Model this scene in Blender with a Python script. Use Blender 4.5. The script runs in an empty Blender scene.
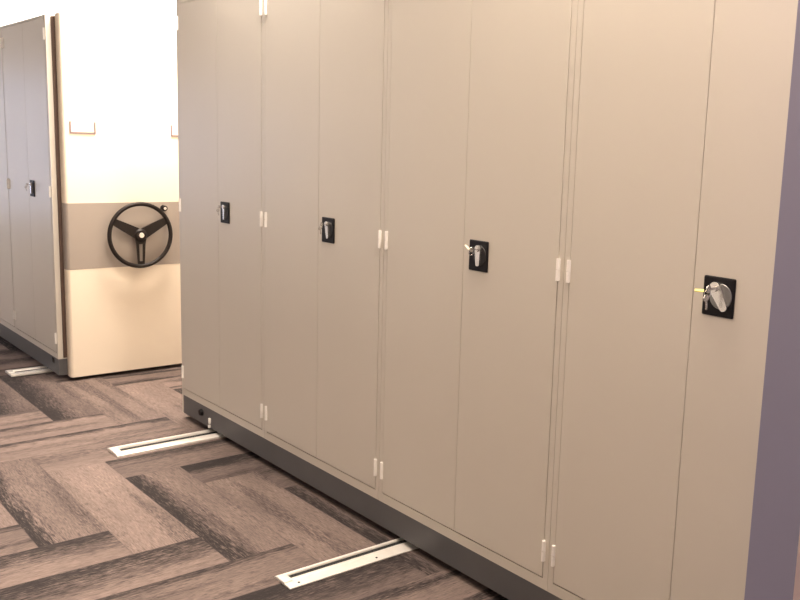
import bpy, bmesh, math, random
from mathutils import Vector, Matrix
random.seed(4)
S = bpy.context.scene
COL = S.collection
PI = math.pi

# ------------------------------------------------------------------ camera
cam_d = bpy.data.cameras.new('camera'); cam = bpy.data.objects.new('camera', cam_d); COL.objects.link(cam)
R_ = Vector((0.64029597, 0.76745036, 0.03226477)); U_ = Vector((-0.146084, 0.08042737, 0.98599742)); F_ = Vector((-0.7541091, 0.63604354, -0.16360954))
m = Matrix.Identity(4)
for i in range(3):
    m[i][0] = R_[i]; m[i][1] = U_[i]; m[i][2] = -F_[i]
m.translation = Vector((4.524, -1.958, 1.4831))
cam.matrix_world = m
cam_d.sensor_width = 36; cam_d.lens = 919.08 * 36 / 800
cam_d.shift_x = (400 - 453.07) / 800; cam_d.shift_y = (296.38 - 300) / 800
cam_d.clip_start = .05
S.camera = cam

# ------------------------------------------------------------------ world, exposure
w = bpy.data.worlds.new('world'); S.world = w; w.use_nodes = True
w.node_tree.nodes['Background'].inputs[0].default_value = (.75, .8, 1, 1)
w.node_tree.nodes['Background'].inputs[1].default_value = .06
vs = S.view_settings
vs.view_transform = 'Standard'; vs.look = 'None'; vs.gamma = 1; vs.use_curve_mapping = False
vs.exposure = 0.17

# ------------------------------------------------------------------ lights (unseen ceiling lamps placed for their light; housings are built below)
WARM = (1, .83, .66); COOL = (.70, .78, 1)
LAMPS = [  # x, y, z, size x, size y, watts, colour
    (3.5, -1.35, 2.75, 1.2, .3, 20, (1, .74, .50)),
    (1.5, -1.35, 2.75, 1.2, .3, 7, WARM),
    (2.9, .06, 2.75, 1.2, .6, 82, (1, .85, .68)),
    (1.0, .06, 2.75, 1.2, .6, 72, (1, .87, .74)),
    (-.62, .30, 2.75, .5, .7, 88, (1, .86, .72)),
    (-4.72, 1.8, 3.3, .4, 2.2, 300, (1, .95, .9)),  # added wall washer, whitens the wall behind the far carriage
    (5.2, 1.2, 2.75, 1.2, .3, 30, (1, .8, .72)),
]
CEIL = 3.35
XW0, XW1, YW0, YW1 = -5.2, 7.0, -3.6, 4.2
for x, y, z, sx, sy, p, c in LAMPS:
    l = bpy.data.lights.new('lamp_light', 'AREA'); l.shape = 'RECTANGLE'; l.size = sx - .06; l.size_y = sy - .06
    l.energy = p; l.color = c
    o = bpy.data.objects.new('lamp_light', l); COL.objects.link(o); o.location = (x, y, z - .045)
# cool fill for the doors, set before an added window out of view
l = bpy.data.lights.new('cool_fill_light', 'AREA'); l.shape = 'RECTANGLE'; l.size = 2.2; l.size_y = 1.4; l.energy = 8; l.color = (.50, .62, 1)
o = bpy.data.objects.new('cool_fill_light', l); COL.objects.link(o); o.location = (XW0+.05, -2.1, 1.35); o.rotation_euler = (PI/2, 0, -PI/2)

# ------------------------------------------------------------------ materials
def mat(name, col, rough=.5, metal=0., var=.03, scale=6., bump=0., spec=.5):
    M = bpy.data.materials.new(name); M.use_nodes = True
    nt = M.node_tree; b = nt.nodes['Principled BSDF']
    tc = nt.nodes.new('ShaderNodeTexCoord'); n = nt.nodes.new('ShaderNodeTexNoise'); n.inputs['Scale'].default_value = scale
    n.inputs['Detail'].default_value = 4
    nt.links.new(tc.outputs['Object'], n.inputs['Vector'])
    r = nt.nodes.new('ShaderNodeValToRGB')
    a = [max(0, c * (1 - var)) for c in col]; z = [min(1, c * (1 + var)) for c in col]
    r.color_ramp.elements[0].position = .3; r.color_ramp.elements[0].color = (*a, 1)
    r.color_ramp.elements[1].position = .7; r.color_ramp.elements[1].color = (*z, 1)
    nt.links.new(n.outputs['Fac'], r.inputs['Fac']); nt.links.new(r.outputs['Color'], b.inputs['Base Color'])
    b.inputs['Roughness'].default_value = rough; b.inputs['Metallic'].default_value = metal
    b.inputs['Specular IOR Level'].default_value = spec
    if bump:
        n2 = nt.nodes.new('ShaderNodeTexNoise'); n2.inputs['Scale'].default_value = 350; nt.links.new(tc.outputs['Object'], n2.inputs['Vector'])
        bp = nt.nodes.new('ShaderNodeBump'); bp.inputs['Strength'].default_value = bump; bp.inputs['Distance'].default_value = .001
        nt.links.new(n2.outputs['Fac'], bp.inputs['Height']); nt.links.new(bp.outputs['Normal'], b.inputs['Normal'])
    return M
def emit(name, col, s):
    M = bpy.data.materials.new(name); M.use_nodes = True; b = M.node_tree.nodes['Principled BSDF']
    b.inputs['Emission Color'].default_value = (*col, 1); b.inputs['Emission Strength'].default_value = s
    b.inputs['Base Color'].default_value = (.9, .9, .9, 1)
    return M
M_door = mat('door_paint', (.61, .565, .50), .34, var=.012, scale=2.2, bump=.06)
M_panel = mat('panel_paint', (.82, .72, .59), .42, var=.01, scale=2, bump=.04)
M_band = mat('band_paint', (.33, .285, .25), .5, var=.015, scale=3, bump=.04)
M_base = mat('base_paint', (.100, .098, .102), .45, var=.05, scale=8, bump=.08)
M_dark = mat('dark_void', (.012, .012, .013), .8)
M_black = mat('black_plastic', (.007, .006, .008), .5, var=.1, scale=20, spec=.22)
M_rim = mat('wheel_plastic', (.013, .009, .008), .5, var=.1, scale=20, spec=.25)
M_dial = mat('black_dial', (.012, .012, .014), .4, var=.05, spec=.3)
M_disc = mat('dark_steel', (.22, .215, .21), .35, metal=.6, var=.06, scale=30)
M_chrome = mat('brushed_chrome', (.72, .70, .68), .26, metal=.9, var=.04, scale=40)
M_hinge = mat('hinge_steel', (.95, .92, .88), .3, metal=.0, var=.03, scale=40)
M_gap = mat('brown_gap_shade', (.10, .06, .045), .7)  # shade of the slit beside the end panel, put into the colour
M_alu = mat('rail_aluminium', (.90, .86, .81), .38, metal=.4, var=.05, scale=25)
M_holder = mat('holder_steel', (.22, .16, .165), .4, metal=.2)
M_wall = mat('wall_paint', (.84, .82, .79), .8, var=.01, scale=3)
M_mauve = mat('mauve_wall_shade', (.25, .245, .37), .65, var=.02, scale=4)
M_pink = mat('pale_pink_wall_light', (.84, .68, .68), .7, var=.01)
M_ceil = mat('ceiling_board', (.82, .80, .77), .85, var=.02, scale=12)
M_yellow = mat('yellow_tag_plastic', (.80, .72, .18), .45)
M_cream = mat('cream_tag_plastic', (.85, .80, .62), .45)
M_glow = emit('lamp_diffuser', (1, .95, .88), 3.0)
M_coolglow = emit('cool_glow_pane', (.60, .73, 1), .85)  # glow of the added window, reflected bluish in the doors

def floor_mat():
    M = bpy.data.materials.new('herringbone_carpet_planks'); M.use_nodes = True
    nt = M.node_tree; L = nt.links; b = nt.nodes['Principled BSDF']
    def mt(op, a, c=None, d=None):
        n = nt.nodes.new('ShaderNodeMath'); n.operation = op
        for i, v in enumerate((a, c, d)):
            if v is None: continue
            if isinstance(v, (int, float)): n.inputs[i].default_value = v
            else: L.new(v, n.inputs[i])
        return n.outputs[0]
    tc = nt.nodes.new('ShaderNodeTexCoord'); sp = nt.nodes.new('ShaderNodeSeparateXYZ'); L.new(tc.outputs['Object'], sp.inputs[0])
    A = mt('DIVIDE', mt('SUBTRACT', sp.outputs[0], 1.20), .25); B = mt('DIVIDE', mt('ADD', sp.outputs[1], .82), .25)
    a = mt('FLOOR', A); bb = mt('FLOOR', B)
    k = mt('FLOORED_MODULO', mt('SUBTRACT', bb, a), 8)
    isy = mt('GREATER_THAN', k, 3.5)            # plank runs along y
    fu = mt('SUBTRACT', A, a); fv = mt('SUBTRACT', B, bb)
    # start cell
    sy_b = mt('SUBTRACT', bb, mt('SUBTRACT', k, 4)); sx_a = mt('SUBTRACT', a, mt('SUBTRACT', 3, k))
    def mix(f, x0, x1): return mt('ADD', mt('MULTIPLY', x0, mt('SUBTRACT', 1, f)), mt('MULTIPLY', x1, f))
    ida = mix(isy, sx_a, a); idb = mix(isy, bb, sy_b)
    across = mix(isy, fv, fu)                   # 0..1 over the width
    along = mix(isy, mt('SUBTRACT', A, sx_a), mt('SUBTRACT', B, sy_b))   # 0..4 over the length
    cv = nt.nodes.new('ShaderNodeCombineXYZ'); L.new(ida, cv.inputs[0]); L.new(idb, cv.inputs[1]); L.new(mt('MULTIPLY', isy, 7.3), cv.inputs[2])
    wn = nt.nodes.new('ShaderNodeTexWhiteNoise'); wn.noise_dimensions = '3D'; L.new(cv.outputs[0], wn.inputs['Vector'])
    sc = nt.nodes.new('ShaderNodeSeparateColor'); L.new(wn.outputs['Color'], sc.inputs[0])
    r1, r2, r3 = sc.outputs[0], sc.outputs[1], sc.outputs[2]
    # planks whose own print the photo shows: (column, row, runs along y) -> dark-edge width, dark amount, tone
    key = mt('ADD', mt('ADD', ida, mt('MULTIPLY', idb, 37.)), mt('MULTIPLY', isy, 5000.))
    PL = [(-5, -2, 0, .1, .0, .62), (-4, -1, 0, .45, .85, .42), (-3, 0, 0, .25, .05, .72), (-2, 1, 0, .55, .85, .45), (-1, 2, 0, .1, .0, .50), (0, 3, 0, .3, .5, .2),
          (0, -4, 1, .95, .75, .62), (1, -3, 1, 1.2, .85, .66), (2, -2, 1, .15, .45, .42), (3, -1, 1, 1.2, .7, .2), (-4, 0, 1, .05, .0, .60),
          (-3, 1, 1, .35, .6, .35), (-2, 2, 1, .7, .85, .2), (-5, -1, 1, .30, .75, .60), (-6, -2, 1, .2, .6, .60), (-7, -3, 1, .2, .3, .5),
          (-10, 1, 0, .9, .8, .25), (-9, 2, 0, .1, .1, .50), (-8, 3, 0, .2, .0, .62), (-11, 0, 0, 1.1, .8, .15), (-7, 4, 0, .5, .7, .4)]
    anyk = None; acc = [None, None, None]
    for pa, pb, py, wd, am, tn in PL:
        m_ = mt('COMPARE', key, pa + 37.*pb + 5000.*py, .4)
        anyk = m_ if anyk is None else mt('ADD', anyk, m_)
        for q, v in enumerate((wd, am, tn)):
            acc[q] = mt('MULTIPLY', m_, v) if acc[q] is None else mt('MULTIPLY_ADD', m_, v, acc[q])
    free = mt('SUBTRACT', 1, anyk)
    width = mt('MULTIPLY_ADD', r1, free, acc[0]); amount = mt('MULTIPLY_ADD', r2, free, acc[1]); tone = mt('MULTIPLY_ADD', r3, free, acc[2])
    def noise(sx, sy, off, det=4, rough=.6):
        c = nt.nodes.new('ShaderNodeCombineXYZ')
        L.new(mt('ADD', mt('MULTIPLY', along, sx), mt('MULTIPLY', r1, 93.)), c.inputs[0])
        L.new(mt('ADD', mt('MULTIPLY', across, sy), mt('MULTIPLY', r2, 71.)), c.inputs[1])
        c.inputs[2].default_value = off
        n = nt.nodes.new('ShaderNodeTexNoise'); n.inputs['Scale'].default_value = 1; n.inputs['Detail'].default_value = det
        n.inputs['Roughness'].default_value = rough
        L.new(c.outputs[0], n.inputs['Vector']); return n.outputs['Fac']
    broad = noise(.20, 2.6, 0, 2, .5)           # wide lengthwise bands of dark and light
    streak = noise(3.6, 24, 5, 3, .6)           # grain streaks
    fine = noise(7, 60, 9, 2, .7)
    patch = noise(.7, 2.2, 13, 3, .6)
    # each plank is printed darker along one edge, by a width and an amount of its own
    e1 = nt.nodes.new('ShaderNodeMapRange'); e1.interpolation_type = 'SMOOTHSTEP'
    L.new(mt('ADD', across, mt('ADD', mt('MULTIPLY', mt('SUBTRACT', streak, .5), .35), mt('MULTIPLY', mt('SUBTRACT', patch, .5), .5))), e1.inputs[0])
    e1.inputs[1].default_value = .02; L.new(mt('MULTIPLY_ADD', width, .70, .12), e1.inputs[2]); e1.inputs[3].default_value = 1; e1.inputs[4].default_value = 0
    e2 = nt.nodes.new('ShaderNodeMapRange'); e2.interpolation_type = 'SMOOTHSTEP'; L.new(broad, e2.inputs[0])
    e2.inputs[1].default_value = .50; e2.inputs[2].default_value = .66; e2.inputs[3].default_value = 0; e2.inputs[4].default_value = .7
    dark = mt('MAXIMUM', mt('MULTIPLY', e1.outputs[0], mt('MULTIPLY_ADD', amount, .95, .05)), mt('MULTIPLY', e2.outputs[0], mt('MULTIPLY_ADD', free, .65, .35)))
    val = mt('SUBTRACT', mt('ADD', .62, mt('MULTIPLY', mt('SUBTRACT', tone, .5), .50)), mt('MULTIPLY', dark, .70))
    val = mt('ADD', val, mt('MULTIPLY', mt('SUBTRACT', patch, .5), .35))
    amp = mt('MULTIPLY_ADD', dark, 1.1, .40)
    amp = mt('MULTIPLY', amp, mt('MULTIPLY_ADD', patch, 1.6, .2))
    val = mt('ADD', val, mt('MULTIPLY', mt('MULTIPLY', mt('SUBTRACT', streak, .5), .8), amp))
    val = mt('ADD', val, mt('MULTIPLY', mt('MULTIPLY', mt('SUBTRACT', fine, .5), 1.6), amp))
    dash = nt.nodes.new('ShaderNodeMapRange'); L.new(noise(5.5, 46, 21, 2, .6), dash.inputs[0])
    dash.inputs[1].default_value = .55; dash.inputs[2].default_value = .68; dash.inputs[3].default_value = 0; dash.inputs[4].default_value = 1
    val = mt('SUBTRACT', val, mt('MULTIPLY', dash.outputs[0], mt('MULTIPLY', amp, .42)))
    ramp = nt.nodes.new('ShaderNodeValToRGB'); L.new(val, ramp.inputs['Fac'])
    e = ramp.color_ramp.elements
    e[0].position = 0; e[0].color = (.020, .015, .015, 1)
    e[1].position = 1; e[1].color = (.36, .270, .228, 1)
    x = e.new(.28); x.color = (.066, .049, .046, 1)
    x = e.new(.55); x.color = (.150, .112, .100, 1)
    x = e.new(.78); x.color = (.245, .183, .161, 1)
    # thin dark seams between planks
    du = mt('MINIMUM', across, mt('SUBTRACT', 1, across)); dl = mt('MINIMUM', along, mt('SUBTRACT', 4, along))
    d = mt('MINIMUM', du, dl); seam = mt('LESS_THAN', d, .012)
    mx = nt.nodes.new('ShaderNodeMix'); mx.data_type = 'RGBA'; L.new(mt('MULTIPLY', seam, .25), mx.inputs['Factor'])
    L.new(ramp.outputs['Color'], mx.inputs['A']); mx.inputs['B'].default_value = (.06, .045, .045, 1)
    L.new(mx.outputs['Result'], b.inputs['Base Color'])
    b.inputs['Roughness'].default_value = .82; b.inputs['Specular IOR Level'].default_value = .3
    bp = nt.nodes.new('ShaderNodeBump'); bp.inputs['Strength'].default_value = .35; bp.inputs['Distance'].default_value = .003
    L.new(mt('ADD', streak, fine), bp.inputs['Height']); L.new(bp.outputs['Normal'], b.inputs['Normal'])
    return M
M_floor = floor_mat()

# ------------------------------------------------------------------ mesh helpers
def box(bm, x0, x1, y0, y1, z0, z1, bev=0., seg=2):
    r = bmesh.ops.create_cube(bm, size=1)
    bmesh.ops.scale(bm, vec=(x1-x0, y1-y0, z1-z0), verts=r['verts'])
    bmesh.ops.translate(bm, vec=((x0+x1)/2, (y0+y1)/2, (z0+z1)/2), verts=r['verts'])
    if bev:
        es = list({e for v in r['verts'] for e in v.link_edges})
        bmesh.ops.bevel(bm, geom=es, offset=bev, segments=seg, affect='EDGES', profile=.5)
def cyl(bm, p0, p1, r0, r1=None, seg=20):
    p0 = Vector(p0); p1 = Vector(p1); r1 = r0 if r1 is None else r1
    d = p1 - p0; q = Vector((0, 0, 1)).rotation_difference(d.normalized()).to_matrix().to_4x4()
    bmesh.ops.create_cone(bm, cap_ends=True, segments=seg, radius1=r0, radius2=r1, depth=d.length, matrix=Matrix.Translation((p0+p1)/2) @ q)
def tube(bm, pts, r, seg=8, closed=False):
    pts = [Vector(p) for p in pts]; n = len(pts); rings = []
    prev = None
    for i, p in enumerate(pts):
        if closed: t = (pts[(i+1) % n] - pts[i-1]).normalized()
        else: t = (pts[min(i+1, n-1)] - pts[max(i-1, 0)]).normalized()
        if prev is None:
            a = t.orthogonal().normalized()
        else:
            a = (prev - t * prev.dot(t)).normalized()
        prev = a; c = t.cross(a)
        rings.append([bm.verts.new(p + a*math.cos(2*PI*k/seg)*r + c*math.sin(2*PI*k/seg)*r) for k in range(seg)])
    rng = range(n if closed else n-1)
    for i in rng:
        A = rings[i]; B = rings[(i+1) % n]
        for k in range(seg): bm.faces.new((A[k], A[(k+1) % seg], B[(k+1) % seg], B[k]))
    if not closed:
        bm.faces.new(rings[0][::-1]); bm.faces.new(rings[-1])
def prism(bm, prof, axis, a, b):
    """extrude a closed 2-D profile along an axis from a to b"""
    def P(u, v, t): return {'x': (t, u, v), 'y': (u, t, v), 'z': (u, v, t)}[axis]
    A = [bm.verts.new(P(u, v, a)) for u, v in prof]; B = [bm.verts.new(P(u, v, b)) for u, v in prof]
    n = len(prof); bm.faces.new(A); bm.faces.new(B[::-1])
    for i in range(n): bm.faces.new((A[i], B[i], B[(i+1) % n], A[(i+1) % n]))
def obj(name, bm, m, parent=None, smooth=False, loc=None):
    bmesh.ops.recalc_face_normals(bm, faces=bm.faces)
    me = bpy.data.meshes.new(name); bm.to_mesh(me); bm.free()
    me.materials.append(m)
    if smooth:
        me.polygons.foreach_set('use_smooth', [True]*len(me.polygons)); me.set_sharp_from_angle(angle=.6)
    o = bpy.data.objects.new(name, me); COL.objects.link(o)
    if parent: o.parent = parent
    if loc: o.location = loc
    return o
def B1(*a, **k):
    bm = bmesh.new(); box(bm, *a, **k); return bm
def tag(o, label, cat, group=None):
    o['label'] = label; o['category'] = cat
    if group: o['group'] = group
    return o
def thing(name, label, cat, loc=(0, 0, 0), group=None):
    o = bpy.data.objects.new(name, None); COL.objects.link(o); o.location = loc; o.empty_display_size = .1
    return tag(o, label, cat, group)
def struct(name, bm, m):
    o = obj(name, bm, m); o['kind'] = 'structure'; return o
def copy_tree(o, parent=None):
    c = o.copy(); COL.objects.link(c); c.parent = parent
    for ch in [q for q in o.children]: copy_tree(ch, c)
    return c

# ------------------------------------------------------------------ the room
XW0, XW1, YW0, YW1 = -5.2, 7.0, -3.6, 4.2
struct('floor', B1(XW0, XW1, YW0, YW1, -.05, 0), M_floor)
struct('ceiling', B1(XW0, XW1, YW0, YW1, CEIL, CEIL+.05), M_ceil)
WY0, WY1, WZ0, WZ1 = -3.25, -.95, .60, 2.10
bm = bmesh.new()
box(bm, XW0-.1, XW0, YW0, WY0, 0, CEIL); box(bm, XW0-.1, XW0, WY1, YW1, 0, CEIL)
box(bm, XW0-.1, XW0, WY0, WY1, 0, WZ0); box(bm, XW0-.1, XW0, WY0, WY1, WZ1, CEIL)
struct('wall_far', bm, M_wall)
struct('wall_behind_camera', B1(XW1, XW1+.1, YW0, YW1, 0, CEIL), M_wall)
struct('wall_back', B1(XW0, XW1, YW1, YW1+.1, 0, CEIL), M_wall)
struct('wall_left', B1(XW0, XW1, YW0-.1, YW0, 0, CEIL), M_wall)
wf = bmesh.new()
for a, b_, c, d in ((WY0, WY0+.05, WZ0, WZ1), (WY1-.05, WY1, WZ0, WZ1), (WY0, WY1, WZ0, WZ0+.05), (WY0, WY1, WZ1-.05, WZ1), (-2.12, -2.07, WZ0, WZ1)):
    box(wf, XW0-.09, XW0-.02, a, b_, c, d)
wo = struct('added_window_1', wf, M_wall)  # window added out of view for its bluish light
obj('added_window_pane', B1(XW0-.07, XW0-.06, WY0+.04, WY1-.04, WZ0+.04, WZ1-.04), M_coolglow, wo)
# wall end standing at the near end of the foreground row: shade painted mauve on the end face, light pale pink on the side
bm = B1(3.650, 3.746, -.477, 4.2, 0, CEIL)
wr = struct('wall_right', bm, M_mauve)
wr.data.materials.append(M_pink)
for p in wr.data.polygons:
    if p.normal.x > .9: p.material_index = 1

# ------------------------------------------------------------------ two-door steel cabinet (origin: front left corner of the 0.9 m module, on the floor)
Z0, Z1, DB, DT = .128, 2.150, .1665, 2.118
XL, XR = .022, .878
def make_cabinet():
    t = thing('steel_cabinet', '', 'cabinet')
    bm = bmesh.new(); g = .0008; D = .46
    box(bm, g, XL, 0, D, Z0, Z1); box(bm, .9-XL, .9-g, 0, D, Z0, Z1)
    box(bm, XL, .9-XL, 0, D, Z0, DB-.0040); box(bm, XL, .9-XL, 0, D, DT+.0025, Z1)
    box(bm, XL, .9-XL, D-.01, D, DB-.004, DT+.003); box(bm, XL, .9-XL, .030, .036, DB-.004, DT+.003)
    obj('body', bm, M_door, t)
    for k in range(2):
        a, b_ = (XL+.0022, .4492) if k == 0 else (.4508, .9-XL-.0022)
        d = obj('door', B1(a, b_, -.0015, .018, DB, DT, bev=.0012), M_door, t)
        hx = XL-.001 if k == 0 else .9-XL+.001
        for z in (.254, 1.130, 2.028):
            bm = bmesh.new()
            for s in (-1, 1): cyl(bm, (hx, -.0045, z + s*.017 - .0160), (hx, -.0045, z + s*.017 + .0160), .0056, seg=12)
            box(bm, hx-.0062, hx+.0062, -.002, .001, z-.032, z+.032)
            obj('hinge', bm, M_hinge, d, smooth=True)
        if k == 1:
            lx0, lx1, lz0, lz1 = .483, .573, 1.081, 1.180
            obj('lock_plate', B1(lx0, lx1, -.0065, -.001, lz0, lz1, bev=.004, seg=3), M_black, d)
            bm = bmesh.new(); cyl(bm, (.535, -.006, 1.132), (.535, -.0085, 1.132), .0325, .031, seg=32)
            obj('lock_dial', bm, M_dial, d, smooth=True)
    return t
def lock_handle(tilt, door, wide=1.):
    """swing handle on the dial of a right-hand door; its top carries the key cylinder"""
    bm = bmesh.new()
    L, W = .068 if wide < 1.1 else .078, .0130*wide
    prof = []
    for k in range(9):
        an = PI*k/8; prof.append((W*math.cos(an), L/2-W + W*math.sin(an)))
    for k in range(5):
        an = PI + PI*k/4; w2 = W*.62; prof.append((w2*math.cos(an), -L/2+w2*.6 + .6*w2*math.sin(an)))
    prism(bm, prof, 'y', -.016, -.0085)
    cyl(bm, (0, -.016, L/2-W), (0, -.020, L/2-W), .0085, .0080, seg=18)
    bmesh.ops.rotate(bm, cent=(0, 0, 0), matrix=Matrix.Rotation(tilt, 3, 'Y'), verts=bm.verts)
    bmesh.ops.translate(bm, vec=(.534, 0, 1.132), verts=bm.verts)
    obj('lock_handle', bm, M_chrome, door)
    v = Matrix.Rotation(tilt, 3, 'Y') @ Vector((0, -.020, L/2-W))
    return v + Vector((.534, 0, 1.132))
proto = make_cabinet()
def doors(t): return [c for c in t.children if c.name.startswith('door')]
A_labels = [
    'farthest beige steel cabinet of the foreground row, its base edging the open cross aisle',
    'beige two-door steel cabinet second from the far end of the foreground row',
    'beige two-door steel cabinet third from the far end of the foreground row',
    'nearest beige steel cabinet, its right door cut off by the mauve wall end']
B_labels = [
    'grey-looking cabinet on the far carriage, right beside the cream end panel with the handwheel',
    'cabinet cut by the left edge of the photo, on the far carriage',
    ]
cabs = []
for i in range(4):
    c = proto if i == 0 else copy_tree(proto)
    c.location = (.9*i, 0, 0); c['label'] = A_labels[i]; c['group'] = 'cabinets of the foreground row'; cabs.append(c)
    c.name = 'steel_cabinet'
for i in range(2):
    c = copy_tree(proto); c.location = (-2.012-.9*i, -.294, 0); c['label'] = B_labels[i]; c['group'] = 'cabinets of the far carriage'; cabs.append(c)
for c in cabs[4:]:      # the far carriage's cabinets have a slimmer top rail
    b0 = [q for q in c.children if q.name.startswith('body')][0]
    if c is cabs[4]:
        low = b0.data.copy()
        for v in low.vertices:
            if v.co.z > 2.14: v.co.z = 2.133
    b0.data = low
bpy.context.view_layer.update()
tips = []
for c, (tl, wd) in zip(cabs, ((0, .62), (-.14, .8), (-.04, 1.0), (-.55, 1.25), (0, .8), (0, .8))):
    d = [q for q in doors(c) if any(h.name.startswith('lock_plate') for h in q.children)][0]
    if c is cabs[3]:
        dl = [h for h in d.children if h.name.startswith('lock_dial')][0]
        dl.data = dl.data.copy(); dl.data.materials[0] = M_disc; dl['label'] = 'grey steel dial'
    tips.append(lock_handle(tl, d, wd) + Vector(c.location))

# ------------------------------------------------------------------ keys hanging in the locks
def key_blade(bm, ln=.026):
    # bow (flat disc with a hole) and blade, key standing out of the lock along -y
    bow = .0105
    n = 16; o_ = []; i_ = []
    for k in range(n):
        an = 2*PI*k/n; o_.append((bow*math.cos(an), bow*1.15*math.sin(an))); i_.append((.0035*math.cos(an), .004+.0035*math.sin(an)))
    for x0 in (-.0011, .0011):
        pass
    va = {}
    for s in (-.0012, .0012):
        va[s] = ([bm.verts.new((s, -ln-bow + a, b)) for a, b in o_], [bm.verts.new((s, -ln-bow-.004 + a, b-.004)) for a, b in i_])
    for k in range(n):
        j = (k+1) % n
        for s in (-.0012, .0012): bm.faces.new((va[s][0][k], va[s][0][j], va[s][1][j], va[s][1][k]))
        bm.faces.new((va[-.0012][0][k], va[-.0012][0][j], va[.0012][0][j], va[.0012][0][k]))
        bm.faces.new((va[-.0012][1][k], va[-.0012][1][j], va[.0012][1][j], va[.0012][1][k]))
    box(bm, -.0012, .0012, -ln-.002, .0035, -.0035, .0035)
def key_set(tip, label, tag_m=None, tag_dir=(0, 0, -1), spare=True, size=.66):
    t = thing('key_set', label, 'keys', tuple(tip), 'keys left in the cabinet locks'); t.scale = (size,)*3
    bm = bmesh.new(); key_blade(bm, .014); obj('key', bm, M_chrome, t)
    bm = bmesh.new(); R = .011; cy, cz = -.029, -.013
    tube(bm, [(R*math.sin(2*PI*k/20)*.5, cy + R*math.sin(2*PI*k/20)*.7, cz + R*math.cos(2*PI*k/20)) for k in range(20)], .0011, 6, closed=True)
    obj('key_ring', bm, M_chrome, t, smooth=True)
    if spare:
        bm = bmesh.new(); key_blade(bm, .022)
        bmesh.ops.rotate(bm, cent=(0, 0, 0), matrix=Matrix.Rotation(-PI/2+.15, 3, 'X'), verts=bm.verts)
        bmesh.ops.translate(bm, vec=(.002, -.031, -.056), verts=bm.verts)
        obj('key', bm, M_chrome, t)
    if tag_m:
        bm = bmesh.new(); d = Vector(tag_dir).normalized()
        box(bm, -.0015, .0015, -.006, .006, -.013, .013, bev=.001, seg=1)
        q = Vector((0, 0, 1)).rotation_difference(d)
        bmesh.ops.rotate(bm, cent=(0, 0, 0), matrix=q.to_matrix(), verts=bm.verts)
        bmesh.ops.translate(bm, vec=Vector((0, -.034, -.004)) + d*.020, verts=bm.verts)
        obj('key_tag', bm, tag_m, t)
    return t
K = ['small keys on a ring in the lock of the farthest foreground cabinet',
     'bright keys dangling from the lock of the second foreground cabinet',
     'key with a pale strip-shaped tag sticking up from the third cabinet lock',
     'silver keys with a yellow tag in the nearest lock, by the mauve wall end',
     'keys in the lock of the cabinet beside the cream end panel']
key_set(tips[0], K[0])
key_set(tips[1], K[1])
key_set(tips[2], K[2], M_cream, (-.9, -.35, .9), spare=False, size=.75)
key_set(tips[3], K[3], M_yellow, (-.9, -.6, .0), size=.85)
key_set(tips[4], K[4])

# ------------------------------------------------------------------ mobile carriages
def carriage_base(t, x0, x1, y0, y1, slots, rails):
    bm = bmesh.new()
    zt, zb, th = .1275, .029, .006
    # front skirt with openings cut out as separate strips around them
    xs = sorted(slots)
    cur = x0
    for a, b_, c, d in xs:
        box(bm, cur, a, y0+.001, y0+th, zb, zt); box(bm, a, b_, y0+.001, y0+th, zb, c); box(bm, a, b_, y0+.001, y0+th, d, zt); cur = b_
    box(bm, cur, x1, y0+.001, y0+th, zb, zt)
    box(bm, x0, x1, y1-th, y1, zb, zt)
    box(bm, x0, x0+th, y0+th, y1-th, zb, zt); box(bm, x1-th, x1, y0+th, y1-th, zb, zt)
    box(bm, x0+th, x1-th, y0+th, y1-th, zt-.006, zt)
    obj('carriage_base', bm, M_base, t)
    for a, b_, c, d in xs:
        obj('skirt_plug', B1(a, b_, y0+.010, y0+.014, c-.004, d+.004), M_dark, t)
    for rx in rails:
        for wy in (y0+.12, y1-.12):
            bm = bmesh.new(); cyl(bm, (rx-.012, wy, .052+.0115), (rx+.012, wy, .052+.0115), .052, seg=28)
            obj('wheel', bm, M_disc, t, smooth=True)
# foreground carriage
ca = thing('mobile_shelving_carriage', 'long dark grey carriage base under the foreground row of beige cabinets', 'carriage', (0, 0, 0), 'mobile carriages')
carriage_base(ca, 0.016, 3.62, 0, .93, [], (.365, 1.945))
bm = bmesh.new(); box(bm, .330, .344, -.010, .0012, .052, .082, bev=.003); cyl(bm, (.337, -.006, .032), (.337, -.006, .047), .007, seg=12)
obj('guide_bracket', bm, M_hinge, ca, smooth=True)
obj('end_trim', B1(.001, .0155, .0005, .93, .029, .1275), M_door, ca)
bm = bmesh.new(); cyl(bm, (.238, .001, .087), (.238, -.012, .087), .0185, .015, seg=20); obj('rubber_bumper', bm, M_black, ca, smooth=True)
obj('rear_panel', B1(.004, 3.62, .905, .93, .128, 2.15), M_panel, ca)
bm = B1(-.075, -.018, .075, .87, .02, 2.14, bev=.018, seg=4); obj('end_panel', bm, M_panel, ca, smooth=True)
bm = bmesh.new(); box(bm, -.02, .004, .1, .84, .05, .12); obj('panel_mount_gap_fill', bm, M_base, ca)

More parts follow.
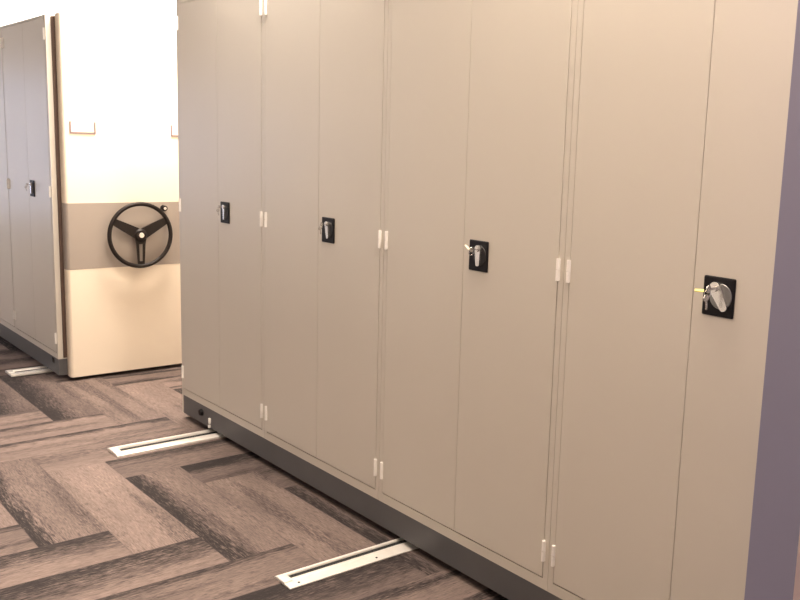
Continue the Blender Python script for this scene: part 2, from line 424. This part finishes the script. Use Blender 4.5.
# far carriage, its end panel turned to the cross aisle
cb = thing('mobile_shelving_carriage', 'far carriage whose cream end panel with grey band carries the black handwheel', 'carriage', (0, 0, 0), 'mobile carriages')
YB0, YB1 = -.294, .645
carriage_base(cb, -2.96, -1.106, YB0, YB1, [(-1.235, -1.190, .086, .118)], (-1.405,))
PX0, PX1, PY0, PY1 = -1.106, -1.040, -.243, .585
def rounded(inset=0.):
    r = .020; pts = []
    for cx, cy, a0 in ((PX1-r, PY1-r, 0), (PX1-r, PY0+r, -PI/2)):
        rng = [a0 + PI/2*k/8 for k in range(9)]
        arc = [(cx + (r+inset)*math.cos(a), cy + (r+inset)*math.sin(a)) for a in rng]
        pts = pts + arc if a0 == 0 else arc + pts
    return [(PX0, PY0-inset)] + pts + [(PX0, PY1+inset)]
bm = bmesh.new(); prism(bm, rounded(), 'z', .022, 2.142)
ep = obj('end_panel', bm, M_panel, cb, smooth=True)
bm = bmesh.new(); prism(bm, rounded(.0012), 'z', .676, 1.068)
obj('accent_band', bm, M_band, ep, smooth=True)
obj('rear_panel', B1(-2.96, -1.122, .62, .645, .128, 2.14), M_panel, cb)
obj('panel_mount_gap_fill', B1(-1.1115, -1.106, -.264, .5, .135, 2.125), M_gap, cb)  # mount widened into a dark strip that paints the slit's shade
for y0 in (-.203, .404):
    bm = bmesh.new(); x = PX1+.006; y1 = y0+.147; zt, zb = 1.541, 1.472
    def bar(a, b_, c, d): box(bm, PX1-.001, x, a, b_, c, d)
    bar(y0, y0+.007, zb, zt); bar(y1-.007, y1, zb, zt); bar(y0+.007, y1-.007, zb, zb+.009)
    obj('label_holder', bm, M_holder, ep)
# handwheel
CY, CZ, RX, RR = .178, .872, -.985, .190
hw_bm = bmesh.new()
cyl(hw_bm, (PX1, CY, CZ), (RX+.006, CY, CZ), .030, .034, seg=28)
hw = obj('handwheel', hw_bm, M_rim, cb, smooth=True)
bm = bmesh.new(); tube(bm, [(RX, CY+RR*math.cos(2*PI*k/72), CZ+RR*math.sin(2*PI*k/72)) for k in range(72)], .0125, 14, closed=True)
obj('wheel_rim', bm, M_rim, hw, smooth=True)
for ang in (152, 28, 270):
    a = math.radians(ang); u = Vector((0, math.cos(a), math.sin(a))); v = Vector((0, -math.sin(a), math.cos(a))); o0 = Vector((RX, CY, CZ))
    bm = bmesh.new()
    def slab(quad, x0, x1):
        A = [bm.verts.new(o0 + u*p + v*q + Vector((x0, 0, 0))) for p, q in quad]; B = [bm.verts.new(o0 + u*p + v*q + Vector((x1, 0, 0))) for p, q in quad]
        bm.faces.new(A); bm.faces.new(B[::-1])
        for i in range(4): bm.faces.new((A[i], B[i], B[(i+1) % 4], A[(i+1) % 4]))
    if ang == 270:
        slab([(.015, -.034), (.055, -.027), (.055, .027), (.015, .034)], -.006, .006)
        slab([(.055, -.027), (.188, -.019), (.188, -.010), (.055, -.013)], -.006, .006)
        slab([(.055, .013), (.188, .010), (.188, .019), (.055, .027)], -.006, .006)
        slab([(.160, -.013), (.188, -.013), (.188, .013), (.160, .013)], -.006, .006)
    else:
        slab([(.015, -.034), (.110, -.027), (.110, .027), (.015, .034)], -.006, .006)
        slab([(.110, -.027), (.188, -.020), (.188, .020), (.110, .027)], -.006, .006)
    obj('spoke', bm, M_rim, hw)
bm = bmesh.new(); cyl(bm, (RX+.006, CY, CZ), (RX+.016, CY, CZ), .040, .030, seg=28); obj('hub', bm, M_rim, hw, smooth=True)
bm = bmesh.new(); cyl(bm, (RX+.016, CY, CZ), (RX+.020, CY, CZ), .0175, .015, seg=24); obj('hub_cap', bm, M_chrome, hw, smooth=True)
bm = bmesh.new(); cyl(bm, (PX1, .345, 1.030), (PX1+.030, .345, 1.030), .019, .017, seg=24); kn = obj('brake_lock', bm, M_black, ep, smooth=True)
bm = bmesh.new(); cyl(bm, (PX1+.030, .345, 1.030), (PX1+.034, .345, 1.030), .010, .009, seg=20); obj('lock_cylinder', bm, M_chrome, kn, smooth=True)

# ------------------------------------------------------------------ floor rails
def rail(x0, w, y1, label, holes=False):
    t = thing('floor_rail', label, 'rail', (x0, -.505, 0), 'aluminium floor rails of the mobile shelving')
    s = w/.10; L = y1 + .505
    if holes: prof = [(0, 0), (0, .004), (.004, .008), (.017, .008), (.019, .002), (.043, .002), (.045, .008), (.056, .009), (.062, .006), (.097, .004), (.10, .003), (.10, 0)]
    else: prof = [(0, 0), (0, .010), (.003, .012), (.018, .012), (.021, .002), (.058, .002), (.061, .012), (.066, .014), (.090, .014), (.097, .011), (.10, .008), (.10, 0)]
    g0, g1 = (.0192, .0428) if holes else (.0212, .0578)
    bm = bmesh.new(); prism(bm, [(a*s, b_) for a, b_ in prof], 'y', 0, L); obj('rail_profile', bm, M_alu, t)
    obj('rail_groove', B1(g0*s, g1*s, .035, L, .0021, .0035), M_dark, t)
    bm = bmesh.new(); box(bm, .012*s, .064*s, -.001, .034, .0022, .0125 if holes else .017, bev=.003, seg=3); obj('end_stop', bm, M_alu, t, smooth=True)
    if holes:
        for k in range(3):
            y = .045 + .32*k
            bm = bmesh.new(); cyl(bm, (.082*s, y, .0035), (.082*s, y, .0062), .0042, seg=12); obj('screw', bm, M_dark, t)
    return t
rail(.300, .130, 1.6, 'aluminium floor rail running under the far end of the foreground cabinets')
rail(1.903, .105, 1.6, 'aluminium floor rail with screw holes nearest the bottom edge of the photo', True)
rail(-1.470, .135, 1.6, 'short visible aluminium floor rail beside the cream end panel at left')

# ------------------------------------------------------------------ unseen ceiling lamps placed for their light (housings)
for x, y, z, sx, sy, p, c in LAMPS:
    t = thing('ceiling_light', 'flat rectangular lamp, unseen, placed at the ceiling for its light', 'lamp', (x, y, z), 'ceiling lamps')
    if z < 3.2:
        for k in (-1, 1): obj('hanging_rod', B1(k*sx*.3-.004, k*sx*.3+.004, -.004, .004, 0, CEIL-z), M_chrome, t)
    bm = bmesh.new(); hx, hy = sx/2, sy/2
    for q in ((-hx, hx, -hy, -hy+.025), (-hx, hx, hy-.025, hy), (-hx, -hx+.025, -hy+.025, hy-.025), (hx-.025, hx, -hy+.025, hy-.025)):
        box(bm, q[0], q[1], q[2], q[3], -.04, 0)
    box(bm, -hx+.025, hx-.025, -hy+.025, hy-.025, -.006, 0)
    obj('frame', bm, M_wall, t)
    obj('diffuser', B1(-hx+.026, hx-.026, -hy+.026, hy-.026, -.03, -.025), M_glow, t)
